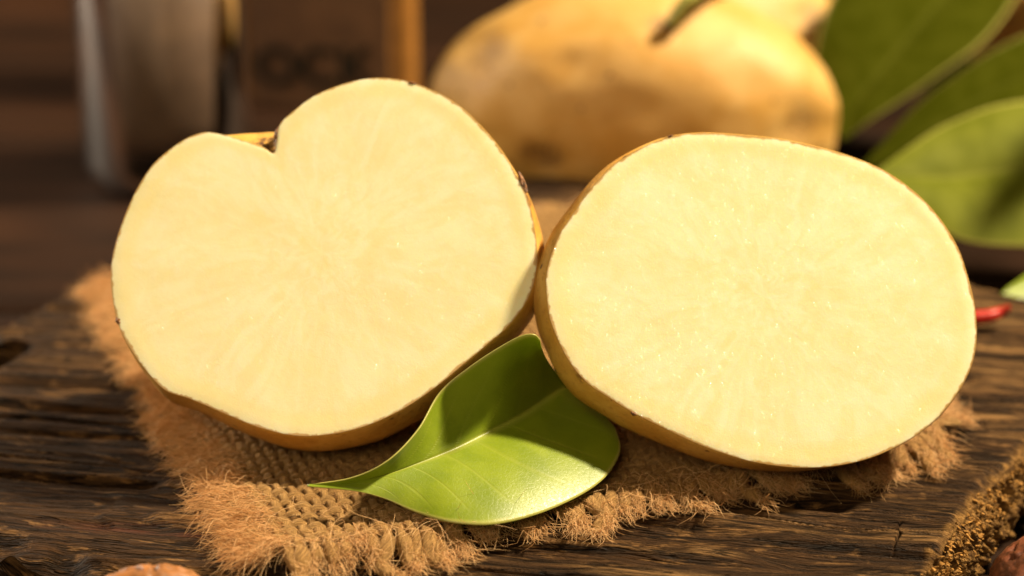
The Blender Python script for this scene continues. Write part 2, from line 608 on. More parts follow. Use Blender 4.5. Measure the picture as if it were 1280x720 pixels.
# edges wear off
dl = np.minimum(np.minimum(S, 1 - S) * 26, 1e9)
dfront = Tt * 28
edge_n = 0.5 + 0.5 * noise(BX / 0.7, BY / 0.7, 0, 75)
BH = BH - 0.55 * sstep(0.9, 0.0, dfront + 0.5 * edge_n) - 0.22 * sstep(0.5, 0.0, (1 - S) * 24 + 0.35 * edge_n) - 0.3 * sstep(0.5, 0, S * 24)
U_, V_ = grain_coords(BX, BY)
worn_lit = sstep(0.02, 0.35, fbm(U_ / 3.0, V_ / 0.40, 2.0, 3, 80)) * sstep(0.05, -0.12, -BH - 0.10)
worn_lit = worn_lit * (0.35 + 0.9 * sstep(0.0, -4.0, V_ - 0.10 * BX)) + 0.9 * sstep(-0.1, 0.4, fbm(U_ / 4, V_ / 0.25, 5, 3, 81)) * sstep(5, 9, BX) * sstep(-2, 3, BY)  # wear, plus a tan term that paints the right side as lit
red = sstep(-0.1, 0.3, noise(U_ / 2.0, V_ / 0.3, 1, 82)) * np.exp(-((BX + 7.6) / 1.8) ** 2 - ((BY + 3.5 - 0.3 * (BX + 7.6) * -1) / 0.55) ** 2)
redk = np.clip(red * 0.9, 0, 1)

top_v = np.stack([BX, BY, BH], -1)
idx = np.arange(NX * NY).reshape(NX, NY)
loop = np.concatenate([idx[:-1, 0], idx[-1, :-1], idx[:0:-1, -1], idx[0, :0:-1]])
verts = [top_v.reshape(-1, 3)]
flow = [np.stack([U_, V_, BH], -1).reshape(-1, 3)]
a_worn_lit, a_red = [worn_lit.ravel()], [redk.ravel()]
is_right = np.zeros(NX * NY)
SR = sstep(0.012, 0.0, 1 - S - 0.006 * noise(BX / 0.25, BY / 0.25, 0, 90)) * sstep(0.75, 0.5, Tt)
is_right = SR.ravel()
a_end = [is_right]
lp = top_v.reshape(-1, 3)[loop]
nl = len(loop)
cen = lp[:, :2].mean(0)
nrm2 = np.stack([np.roll(lp[:, 1], -1) - np.roll(lp[:, 1], 1), -(np.roll(lp[:, 0], -1) - np.roll(lp[:, 0], 1))], -1)
nrm2 /= np.linalg.norm(nrm2, axis=1, keepdims=True) + 1e-9
on_right = np.zeros(nl)
on_right[NX - 1:NX - 1 + NY - 1] = 1
on_right = on_right * sstep(12.0, 7.5, lp[:, 1])
arc = np.concatenate([[0], np.cumsum(np.linalg.norm(np.diff(lp[:, :2], axis=0), axis=1))])
faces = [grid_faces(NX, NY)]
prev = loop
off = NX * NY
RINGS = 60
for r in range(1, RINGS + 1):
    q = r / RINGS
    z = lp[:, 2] * (1 - q) + (TABLE_Z + 0.01) * q
    # the broken end is spongy: crumbs stand out and pits go in; other sides are plain sawn
    jag = 0.34 * fbm(arc / 0.42, z / 0.50, 0, 5, 95, 0.7) + 0.12 * noise(arc / 0.09, z / 0.13, 0, 96)
    band = sstep(1.0, 0.55, q + 0.15 * noise(arc / 0.9, z, 0, 97))
    outw = on_right * (jag * (0.4 + 0.6 * band) + 0.16 * band * math.sin(math.pi * min(q * 1.6, 1)) - 0.55 * (1 - band)) \
        + (1 - on_right) * (0.10 * noise(arc / 3.0, z / 0.12, 0, 98) + 0.12 * math.sin(math.pi * q) - 0.25 * q)
    outw = outw + on_right * band * 0.45 * q
    outw = outw * min(1, r / 2)
    p = np.stack([lp[:, 0] + nrm2[:, 0] * outw, lp[:, 1] + nrm2[:, 1] * outw, z], -1)
    verts.append(p)
    flow.append(np.stack([lp[:, 0], lp[:, 1] - z * 1.0, z], -1))
    a_worn_lit.append(0.5 * (1 - on_right) * sstep(0.0, 0.5, noise(arc / 3, z / 0.2, 0, 99)))
    a_red.append(np.zeros(nl))
    a_end.append(on_right * band)
    cur = off + np.arange(nl)
    faces.append(np.stack([prev, cur, np.roll(cur, -1), np.roll(prev, -1)], -1))
    prev = cur
    off += nl
board = mesh('wooden_board', np.concatenate(verts), np.concatenate(faces), M_BOARD, None,
             attrs={'worn_lit': np.concatenate(a_worn_lit), 'red': np.concatenate(a_red), 'end': np.concatenate(a_end)},
             uv=np.concatenate(flow), base=np.array([0, 0, 0.0]))
board['label'] = 'dark weathered wooden board with cracked grain and a crumbling broken right end'
board['category'] = 'board'
board['_base'] = [0, 0, 0]

# crumbs and splinters standing out of the broken end
parts = []
rr = np.nonzero(on_right > 0.5)[0]
for i in range(1200):
    j = rr[rng.integers(len(rr))]
    q = rng.random() ** 1.4
    z = lp[j, 2] + 0.03 - 1.15 * q
    o = 0.03 + 0.10 * rng.random() + 0.14 * math.sin(math.pi * min(1, q * 1.3)) + 0.20 * q
    c = np.array([lp[j, 0] + nrm2[j, 0] * o, lp[j, 1] + nrm2[j, 1] * o, z]) + rng.normal(0, 0.05, 3)
    d = np.array([nrm2[j, 0] * 0.8, nrm2[j, 1] * 0.8, 0.45 * rng.normal()]) + rng.normal(0, 0.35, 3)
    d /= np.linalg.norm(d)
    ln = 0.02 + 0.06 * rng.random()
    w = 0.018 + 0.05 * rng.random() ** 2
    pth = np.stack([c - d * ln, c, c + d * ln * 0.9 + rng.normal(0, 0.02, 3)])
    v, f = tube(pth, [w * 0.7, w, w * 0.3], [w * 0.6, w * 0.8, w * 0.2], 4, rng.random() * 3)
    parts.append((v, np.concatenate([f, np.array([[8, 9, 10, 11]])])))
v, f = join(parts)
M_CRUMB = plain('end_fibre', (0.28, 0.145, 0.042), 0.95, 0.03, 0.6, 5)
crumbs = mesh('splinters', v, f, M_CRUMB, board, smooth=False, base=np.zeros(3))
crumbs['kind'] = 'stuff'
crumbs['label'] = 'golden crumbly splinters along the broken end'


# ------------------------------------------------------------------ burlap: woven thread by thread
BA = at(355, 706)
BB = at(1190, 552)
BC = at(168, 352)
E1 = BB - BA
E2 = BC - BA
LA, LB = np.linalg.norm(E1), np.linalg.norm(E2)
E1, E2 = E1 / LA, E2 / LB
PITCH_T = 0.265
NA, NB = int(LA / PITCH_T), int(LB / PITCH_T)


def cloth_pt(a, b):
    """cloth coordinates -> world, with sag, waviness and pulled threads"""
    a, b = np.asarray(a, float), np.asarray(b, float)
    da = 0.16 * noise(a / 2.6, b / 2.6, 0, 120) + 0.30 * noise(a / 7, b / 7, 0, 122)
    db = 0.16 * noise(a / 2.6, b / 2.6, 4, 121) + 0.35 * noise(a / 6, b / 6, 4, 123)
    p = BA + (a + da)[..., None] * E1 + (b + db)[..., None] * E2
    z = 0.15 + 0.07 * noise(a / 1.9, b / 1.9, 0, 124) + 0.05
    # front edge ripples up where the cloth bunches below the leaf
    z = z + 0.06 * np.exp(-((a - 4.4) / 0.9) ** 2 - ((b + 0.1) / 0.5) ** 2) + 0.16 * np.exp(-((a - 2.2) / 1.6) ** 2 - ((b - 0.0) / 0.8) ** 2)
    z = z + 0.12 * np.exp(-((b + 0.2) / 0.5) ** 2) * (0.5 + 0.5 * noise(a / 0.7, 0, 0, 125)) 
    p[..., 2] = z
    return p


burlap = thing('burlap_cloth', (float(BA[0]), float(BA[1]), 0.05), 'square of coarse brown burlap with frayed edges under the potato halves', 'cloth')
fib_roots = []      # (pos, direction, length, spread, count)
AMP = 0.085
TR = 0.096
SIDES = 6


def thread(name, along, k, n_cross, other_len, lo, hi):
    """one thread; along = 'a' (runs along the front edge) or 'b'"""
    step = PITCH_T / 3.2
    t = np.arange(-lo, other_len + hi, step)
    own = (k + 0.5) * PITCH_T + 0.02 * noise(t / 0.5, k * 3.1, 0, 130) + 0.035 * noise(t / 2, k * 0.7, 0, 131)
    inside = sstep(-0.15, 0.1, t) * sstep(other_len + 0.15, other_len - 0.1, t)
    wav = AMP * np.cos(np.pi * (t / PITCH_T - 0.5 + k)) * inside
    out = np.maximum(-t, 0) + np.maximum(t - other_len, 0)
    wob = 0.22 * out * noise(t / 0.7, k * 5.7, 0, 132) + 0.10 * out * noise(k * 0.23, 3.3, 0, 133)
    own = own + wob
    if along == 'b':        # the front ends cling together in clumps of two or three
        grp = np.floor((k + 0.9 * noise(k * 0.37, 9.1, 0, 137)) / 2.4)
        own = own + ((grp + 0.5) * 2.4 * PITCH_T - (k + 0.5) * PITCH_T) * 0.72 * sstep(0.05, 0.8, np.maximum(-t, 0))
    if along == 'a':
        p = cloth_pt(t, own)
        p[:, 2] += wav
    else:
        p = cloth_pt(own, t)
        p[:, 2] -= wav
    # loose ends sink onto the board
    drop = sstep(0.1, 0.9, out)
    p[:, 2] = p[:, 2] * (1 - drop) + drop * (0.07 + 0.10 * np.maximum(0, noise(t / 0.6, k * 2.3, 0, 134)))
    rad = TR * (1 + 0.20 * noise(t / 0.35, k * 1.9, 0, 135) + 0.12 * noise(t / 1.7, k * 4.9, 0, 136))
    rad = rad * (1 + (0.45 if along == 'a' else 0.75) * sstep(0, 0.4, out))
    endt = np.minimum(t - t[0], t[-1] - t)
    rad = rad * (0.35 + 0.65 * sstep(0, 0.25, endt))
    v, f = tube(p, rad * 1.12, rad * 0.82, SIDES)
    n = len(p)
    tone = rng.random()
    uv = np.stack([np.repeat(t, SIDES), np.tile(np.arange(SIDES) / SIDES, n), np.full(n * SIDES, tone)], -1)
    caps = np.array([[0, 1, 2, 3], [0, 3, 4, 5]])
    f = np.concatenate([f, caps, (n - 1) * SIDES + caps[:, ::-1]])
    mesh(name, v, f, M_JUTE, burlap, uv=uv)
    return p, t, out


ends = []
for j in range(NB):
    lo = 0.50 + 0.45 * rng.random() + 0.25 * noise(j / 3.0, 0, 0, 140)
    hi = 0.5 + 0.6 * rng.random()
    lo = lo + 0.45 * sstep(0.5, 0.8, j / NB)
    if j < 3:
        lo, hi = lo - 0.25 * (3 - j) / 3, hi * 0.6
    p, t, out = thread('weft_thread', 'a', j, NA, LA, float(lo), float(hi))
    ends.append(('left', p[:10][::-1], j))
    ends.append(('right', p[-10:], j))
for i in range(NA):
    lo = 0.55 + 0.55 * rng.random() + 0.55 * noise(i / 2.5, 0, 0, 141)
    hi = 0.4 + 0.5 * rng.random()
    p, t, out = thread('warp_thread', 'b', i, NB, LB, float(lo), float(hi))
    ends.append(('front', p[:10][::-1], i))
    ends.append(('back', p[-10:], i))

# fuzz: loose jute fibres on thread ends, along the edges and over the weave
FS = 6
batches = []


def fibres(p0, d, length, curl, r, tone, droop=0.0, floor=0.02):
    n = len(p0)
    length = np.broadcast_to(length, (n,))
    sN = np.linspace(0, 1, FS)[None, :, None]
    d = d / (np.linalg.norm(d, axis=1, keepdims=True) + 1e-9)
    side = np.cross(d, rng.normal(size=(n, 3)))
    side /= np.linalg.norm(side, axis=1, keepdims=True) + 1e-9
    side2 = np.cross(d, side)
    L = length[:, None, None]
    c1 = rng.normal(0, curl, (n, 1, 1))
    c2 = rng.normal(0, curl, (n, 1, 1))
    ph = np.pi * (1 + rng.random((n, 1, 1)))
    p = p0[:, None, :] + sN * L * d[:, None, :] + L * c1 * sN ** 2 * side[:, None, :] + L * 0.35 * c2 * np.sin(sN * ph) * side2[:, None, :]
    p[:, :, 2] -= (droop * L * sN ** 2)[:, :, 0]
    p[:, :, 2] = np.maximum(p[:, :, 2], floor + 0.02 * rng.random((n, 1)))
    batches.append((p, np.broadcast_to(r, (n,)), np.clip(np.broadcast_to(tone, (n,)), 0, 1)))


def cl(x):
    return np.clip(x, 0, 1)


for side, p, k in ends:
    n = {'left': 95, 'front': 80, 'right': 90, 'back': 14}[side]
    d0 = p[-1] - p[3]
    d0 = d0 / np.linalg.norm(d0)
    tone0 = 0.25 + 0.5 * rng.random()
    i = (rng.random(n) ** (1.0 if side == 'left' else 0.5) * len(p)).astype(int)
    jit = rng.normal(0, 0.085 if side == 'left' else 0.07, (n, 3))
    jit[:, 2] = np.abs(jit[:, 2]) * 0.8
    d = d0 + rng.normal(0, 0.26, (n, 3))
    d[:, 2] = d[:, 2] * 0.7 + 0.05
    ln = (0.20 + 0.36 * rng.random(n)) * (1.15 if side == 'left' else 1.0)
    fibres(p[i] + jit, d, ln, 0.62, 0.0038 + 0.003 * rng.random(n), tone0 + rng.normal(0, 0.22, n), 0.25)
# combed strands lying over the left border and the front border
for which in ('left', 'front'):
    n = 2400 if which == 'left' else 300
    if which == 'left':
        a, b = -0.75 + 1.15 * rng.random(n), LB * rng.random(n) ** 1.25
        d = -E1 + rng.normal(0, 0.20, (n, 3))
    else:
        a, b = LA * rng.random(n), -0.6 + 0.8 * rng.random(n)
        d = -E2 + rng.normal(0, 0.3, (n, 3))
    p = cloth_pt(a, b)
    p[:, 2] = np.where(np.minimum(a, b) > 0, p[:, 2], 0.18) + 0.07 + 0.07 * rng.random(n)
    d[:, 2] = 0.10 + 0.10 * rng.normal(size=n)
    fibres(p, d, 0.35 + 0.55 * rng.random(n), 0.45, 0.0040 + 0.003 * rng.random(n), rng.normal(0.45, 0.25, n), 0.2)
# short fuzz on the weave itself
n = 1500
p = cloth_pt(LA * rng.random(n), LB * rng.random(n) ** 1.6)
p[:, 2] += 0.09
th = rng.random(n) * 2 * np.pi
fibres(p, np.stack([np.cos(th), np.sin(th), 0.25 + 0.3 * np.abs(rng.normal(size=n))], -1), 0.10 + 0.3 * rng.random(n) ** 2, 0.6,
       0.0040 + 0.002 * rng.random(n), rng.normal(0.4, 0.25, n), 0.35, 0.15)
# fibres lying along the threads, lifting here and there
for E_ in (E1, E2):
    n = 2600
    p = cloth_pt(LA * rng.random(n), LB * rng.random(n) ** 1.7)
    p[:, 2] += 0.075 + 0.07 * rng.random(n)
    d = E_ * np.sign(rng.normal(size=n))[:, None] + rng.normal(0, 0.22, (n, 3))
    d[:, 2] = 0.05 * rng.normal(size=n)
    fibres(p, d, 0.16 + 0.24 * rng.random(n), 0.3, 0.0034 + 0.002 * rng.random(n), rng.normal(0.35, 0.22, n), 0.15, 0.12)
# long stray hairs
n = 170
w = rng.random(n) < 0.7
p = cloth_pt(np.where(w, LA * rng.random(n), -0.3 + 0.5 * rng.random(n)), np.where(w, 0.4 * rng.random(n) - 0.4, LB * rng.random(n)))
p[:, 2] += 0.1
th = rng.random(n) * 2 * np.pi
fibres(p, np.stack([np.cos(th), np.sin(th) - 0.3, 0.5 * rng.random(n)], -1), 0.7 + 0.9 * rng.random(n), 0.55, 0.0048, rng.normal(0.75, 0.15, n), 0.5)

P = np.concatenate([q[0] for q in batches])
R0 = np.concatenate([q[1] for q in batches])
tones = np.concatenate([q[2] for q in batches])
NF = len(P)
tg = np.gradient(P, axis=1)
tg /= np.linalg.norm(tg, axis=2, keepdims=True) + 1e-9
refv = np.array([0.3, 0.2, 1.0])
sd = np.cross(tg, refv)
sd /= np.linalg.norm(sd, axis=2, keepdims=True) + 1e-9
up = np.cross(sd, tg)
taper = np.array([1, 1, 0.95, 0.85, 0.65, 0.2])[None, :, None, None]
ang = np.arange(3) * 2 * np.pi / 3
V = P[:, :, None, :] + (sd[:, :, None, :] * np.cos(ang)[None, None, :, None] + up[:, :, None, :] * np.sin(ang)[None, None, :, None]) * R0[:, None, None, None] * taper
Fq = grid_faces(FS, 3, wrap_v=True)
FF = (Fq[None] + (np.arange(NF) * FS * 3)[:, None, None]).reshape(-1, 4)
fz = mesh('fuzz', V.reshape(-1, 3), FF, M_FIBRE, burlap, attrs={'tone': np.repeat(tones, FS * 3)})
fz['kind'] = 'stuff'
fz['label'] = 'loose golden jute fibres fraying from the cloth'
CLOTH_TOP = 0.30

# ------------------------------------------------------------------ the two cut potato halves
LEFT_CUT = [(349, 156), (362, 142), (393, 119), (430, 104), (465, 97), (500, 99), (535, 110), (570, 129), (600, 156), (626, 187),
            (648, 223), (661, 252), (669, 288), (672, 322), (668, 353), (656, 381), (636, 407), (610, 430), (578, 457), (545, 484),
            (505, 511), (460, 532), (415, 543), (370, 545), (325, 535), (280, 517), (238, 499), (205, 487), (178, 458), (159, 430),
            (147, 403), (140, 370), (138, 340), (143, 308), (153, 276), (169, 239), (191, 205), (219, 181), (243, 168), (264, 165),
            (300, 174), (329, 184), (342, 191), (346, 174)]
LEFT_HULL = [(350, 153), (362, 142), (393, 119), (430, 104), (465, 97), (500, 99), (535, 110), (570, 129), (600, 156), (626, 187),
             (648, 223), (661, 252), (669, 288), (672, 322), (668, 353), (656, 381), (636, 407), (610, 430), (578, 457), (545, 484),
             (505, 511), (460, 532), (415, 543), (370, 545), (325, 535), (280, 517), (238, 499), (205, 487), (178, 458), (159, 430),
             (147, 403), (140, 370), (138, 340), (143, 308), (153, 276), (169, 239), (191, 205), (219, 181), (243, 167), (264, 162),
             (298, 156), (322, 153), (335, 152), (343, 152)]
RIGHT_CUT = [(735, 240), (718, 264), (700, 291), (688, 320), (682, 350), (685, 388), (692, 413), (710, 450), (733, 478), (764, 499),
             (791, 516), (831, 536), (874, 556), (920, 572), (959, 581), (1003, 585), (1050, 582), (1096, 570), (1140, 548), (1175, 520),
             (1200, 487), (1215, 455), (1221, 420), (1218, 380), (1208, 340), (1195, 305), (1170, 267), (1140, 237), (1105, 213),
             (1065, 196), (1020, 183), (970, 173), (920, 168), (875, 166), (836, 171), (800, 185), (770, 203), (750, 222)]


def rot_normal(tilt, yaw):
    t, y = math.radians(tilt), math.radians(yaw)
    return np.array([math.sin(y) * math.cos(t), -math.cos(y) * math.cos(t), math.sin(t)])


def potato_half(label, cut_px, hull_px, tilt, yaw, depth, bulge_fn, flesh_mat, scabs, eyes, seed, rest_z):
    n = rot_normal(tilt, yaw)
    ex = np.cross(np.array([0, 0, 1.0]), n)
    ex /= np.linalg.norm(ex)
    if ex[0] < 0:
        ex = -ex
    ey = np.cross(n, ex)
    if ey[2] < 0:
        ey = -ey
    NT = 360

    def build(y0):
        o = np.array([0, y0, 0.0])

        def onplane(px):
            out = []
            for (a, b) in px:
                d = ray(a, b)
                t = ((o - CAMP) @ n) / (d @ n)
                w = CAMP + d * t - o
                out.append((w @ ex, w @ ey))
            return np.array(out)
        # same parameter for both outlines: resample the control polygons in step
        c1, c2 = onplane(cut_px), onplane(hull_px)
        both = spline_closed(np.concatenate([c1, c2], 1), NT)
        c1, c2 = both[:, :2], both[:, 2:]
        return o, c1, c2

    def body(o, c1, c2):
        cen = c1.mean(0)
        tan = np.roll(c2, -1, 0) - np.roll(c2, 1, 0)
        nr = np.stack([tan[:, 1], -tan[:, 0]], -1)
        nr /= np.linalg.norm(nr, axis=1, keepdims=True)
        if ((c2 - cen) * nr).sum() < 0:
            nr = -nr
        ang = np.arctan2(c2[:, 1] - cen[1], c2[:, 0] - cen[0])
        B = bulge_fn(ang)
        ds = depth * np.concatenate([[0, 0.004, 0.012], np.linspace(0.025, 1, 54) ** 1.0])
        rows, wts = [], []
        for d in ds:
            q = d / depth
            S_ = math.sqrt(max(0.0, 1 - q ** 2.3))
            bump = math.sin(math.pi * min(1.0, q / 0.62)) ** 0.8 if q < 0.62 else 0.0
            k = sstep(0.0, 0.16, q)
            k = float(k)
            oo = c1 * (1 - k) + c2 * k
            rim = oo - nr * 0.008 * max(0.0, 1 - q / 0.006)
            r2 = cen + (rim - cen) * S_ + nr * (B * bump)[:, None] * S_
            p = o + r2[:, :1] * ex + r2[:, 1:] * ey - n * d
            lump = 0.10 * fbm(p[:, 0] / 2.2 + seed, p[:, 1] / 2.2, p[:, 2] / 2.2, 3, seed) * min(1, q * 6)
            p = p + lump[:, None] * (r2 - cen)[:, :1] / 5 * ex + lump[:, None] * (r2 - cen)[:, 1:] / 5 * ey
            rows.append(p)
        return np.array(rows), cen, ang

    lo, hi = -12.0, 14.0
    for it in range(40):
        mid = (lo + hi) / 2
        o, c1, c2 = build(mid)
        rows, cen, ang = body(o, c1, c2)
        if rows[..., 2].min() > rest_z:
            lo = mid               # still above the cloth: slide further back along the line of sight
        else:
            hi = mid
    low = rows.reshape(-1, 3)[rows[..., 2].argmin()]
    root = thing('potato_half', (low[0], low[1], low[2]), label, 'potato', 'cut potato halves')
    nr_, nt_ = rows.shape[:2]
    sv = rows.reshape(-1, 3)

    def P3(px, py, lift=0.0):
        d = ray(px, py)
        t = ((o - CAMP) @ n) / (d @ n)
        return CAMP + d * t + n * lift
    scab = np.zeros(len(sv))
    for (px, py, rad, amt, *bk) in scabs:
        c = P3(px, py) - n * (bk[0] if bk else 0.0)
        dd = np.linalg.norm(sv - c, axis=1) + 0.12 * noise(sv[:, 0] / 0.15, sv[:, 1] / 0.15, sv[:, 2] / 0.15, seed + 3)
        scab = np.maximum(scab, amt * sstep(rad, rad * 0.35, dd))
    mesh('skin', sv, grid_faces(nr_, nt_, wrap_v=True), M_SKIN, root, attrs={'scab': scab})
    # the cut face: rings from the rim to the middle, a touch uneven like a knife cut
    K = 70
    qs = 1 - np.linspace(0, 1, K) ** 0.8
    ring, fl, rimd, = [], [], []
    for q in qs:
        c = cen + (c1 - cen) * q
        if q > 0.999:
            c = c1 - (c1 - cen) / np.linalg.norm(c1 - cen, axis=1, keepdims=True) * 0.012
        rlen = np.linalg.norm(c1 - cen, axis=1) * (1 - q)
        h = 0.010 * fbm(c[:, 0] / 1.8, c[:, 1] / 1.8, seed, 3, seed) * sstep(0, 0.5, rlen) + 0.012 * sstep(0.0, 0.05, rlen)
        ring.append(o + c[:, :1] * ex + c[:, 1:] * ey + n * h[:, None])
        rad = np.linalg.norm(c - cen, axis=1)
        fl.append(np.stack([np.cos(ang) * (0.25 + 0.75 * min(1, q * 3)), np.sin(ang) * (0.25 + 0.75 * min(1, q * 3)), rad], -1))
        rimd.append(rlen)
    fv = np.array(ring).reshape(-1, 3)
    mesh('flesh', fv, grid_faces(K, NT, wrap_v=True)[:, ::-1], flesh_mat, root, attrs={'rim': np.array(rimd).ravel()}, uv=np.array(fl).reshape(-1, 3))
    # dark eyes where the knife went through a bud
    for (px, py, lng, wid, rot) in eyes:
        c = P3(px, py, 0.004)
        ca, sa = math.cos(math.radians(rot)), math.sin(math.radians(rot))
        ax, ay = ex * ca + ey * sa, -ex * sa + ey * ca
        vs, m1, m2 = [], 9, 22
        for i in range(m1):
            r = i / (m1 - 1)
            for j in range(m2):
                th = 2 * np.pi * j / m2
                wv = 1 + 0.28 * float(noise(math.cos(th) * 1.7 + px, math.sin(th) * 1.7 + py, 0, 300))
                h = 0.03 * (1 - r ** 2) * (0.35 + 0.9 * float(noise(r * 3 * math.cos(th) + px, r * 3 * math.sin(th), 1, 301))) - 0.02 * r ** 4
                vs.append(c + ax * lng * r * math.cos(th) * wv + ay * wid * r * math.sin(th) * wv + n * h)
        mesh('eye', np.array(vs), grid_faces(m1, m2, wrap_v=True), M_EYE, root)
    return root, P3, n, ex, ey


M_EYE = plain('potato_eye', (0.19, 0.080, 0.024), 0.5, 0.5, 0.8, 14, 0.8)


def bulge_left(a):
    # fuller towards the lower right
    return 0.16 + 0.13 * np.cos(a - math.radians(-55)) - 0.03


def bulge_right(a):
    return 0.13 + 0.22 * np.maximum(0, np.cos(a - math.radians(205))) - 0.16 * np.maximum(0, np.cos(a - math.radians(-70))) ** 2


half_l, PL, nL, exL, eyL = potato_half(
    'heart-shaped cut potato half with dry pale face and a notch, left of the leaf',
    LEFT_CUT, LEFT_HULL, 35, -4, 4.7, bulge_left, M_FLESH_L,
    [(336, 168, 0.55, 1.0, 0.25), (344, 180, 0.45, 1.0, 0.1), (515, 103, 0.20, 0.8), (428, 104, 0.14, 0.8), (590, 148, 0.12, 0.6), (225, 176, 0.12, 0.6), (658, 250, 0.3, 0.8)],
    [(653, 228, 0.26, 0.065, -66), (148, 400, 0.10, 0.06, -70), (346, 166, 0.16, 0.06, 75), (515, 104, 0.11, 0.035, -12)], 21, CLOTH_TOP - 0.02)
half_r, PR, nR, exR, eyR = potato_half(
    'oval cut potato half with moist glistening face, right of the leaf',
    RIGHT_CUT, RIGHT_CUT, 32, 4, 3.5, bulge_right, M_FLESH_R,
    [(735, 240, 0.22, 0.6), (838, 171, 0.12, 0.9), (1205, 325, 0.3, 0.5), (1170, 528, 0.6, 0.4), (720, 470, 0.15, 0.8)],
    [(838, 170, 0.07, 0.025, 15), (792, 517, 0.075, 0.045, -25)], 57, CLOTH_TOP - 0.02)

# beads of juice on the right cut
mw = Mat('potato_juice')
jg = mw.node('ShaderNodeBsdfGlossy')
jg.inputs['Roughness'].default_value = 0.33
jg.inputs['Color'].default_value = (0.13, 0.15, 0.20, 1)
jt = mw.node('ShaderNodeBsdfTransparent')
jm = mw.node('ShaderNodeAddShader')
mw.t.links.new(jt.outputs[0], jm.inputs[0])
mw.t.links.new(jg.outputs[0], jm.inputs[1])
mw.t.links.new(jm.outputs[0], mw.out.inputs[0])
M_JUICE = mw.m


GLINT_DIR = np.array([0.36, -0.60, 0.71])  # halfway from key lamp to camera: facets facing this way glint
GLINT_DIR /= np.linalg.norm(GLINT_DIR)


def inside(poly, x, y):
    c = False
    j = len(poly) - 1
    for i in range(len(poly)):
        xi, yi = poly[i]
        xj, yj = poly[j]
        if (yi > y) != (yj > y) and x < (xj - xi) * (y - yi) / (yj - yi) + xi:
            c = not c
        j = i
    return c


def beads(root, poly, P3, n, ex, ey, count, name, dens):
    parts = []
    xs = [p[0] for p in poly]
    ys = [p[1] for p in poly]
    while len(parts) < count:
        px, py = random.uniform(min(xs), max(xs)), random.uniform(min(ys), max(ys))
        if not inside(poly, px, py) or random.random() > dens(px, py):
            continue
        L = 0.014 + 0.055 * random.random() ** 3
        W = 0.010 + 0.009 * random.random()
        c = P3(px, py, 0.016)
        th = math.radians(random.gauss(105, 22))
        ax, ay = ex * math.cos(th) + ey * math.sin(th), -ex * math.sin(th) + ey * math.cos(th)
        # tops tilted between key lamp and camera so the beads glint, each varied
        lean = GLINT_DIR + 0.11 * np.array([random.gauss(0, 1) for _ in range(3)])
        lean /= np.linalg.norm(lean)
        vs = []
        for r, h in ((1.0, -0.006), (0.80, W * 0.60), (0.45, W * 0.72)):
            for j in range(8):
                t = 2 * math.pi * j / 8
                q = ax * max(L, W) * r * math.cos(t) + ay * W * r * math.sin(t)
                k = -(q @ lean) / (n @ lean) if r < 1 else 0.0
                vs.append(c + q + n * (h + k))
        f = grid_faces(3, 8, wrap_v=True)
        cap = np.array([[16, 17, 18, 19], [16, 19, 20, 23], [20, 21, 22, 23]])
        parts.append((np.array(vs), np.concatenate([f, cap])))
    v, f = join(parts)
    b = mesh(name, v, f, M_JUICE, root)
    b['kind'] = 'stuff'
    b['label'] = 'tiny glinting beads of juice on the cut face'


beads(half_r, RIGHT_CUT, PR, nR, exR, eyR, 620, 'juice_beads',
      lambda x, y: 0.18 + 0.8 * math.exp(-((x - 790) / 110) ** 2 - ((y - 430) / 80) ** 2) + 0.25 * math.exp(-((x - 1000) / 200) ** 2 - ((y - 230) / 60) ** 2))

beads(half_l, LEFT_CUT, PL, nL, exL, eyL, 110, 'juice_beads', lambda x, y: 0.15 + 0.8 * math.exp(-((x - 560) / 90) ** 2 - ((y - 400) / 90) ** 2))


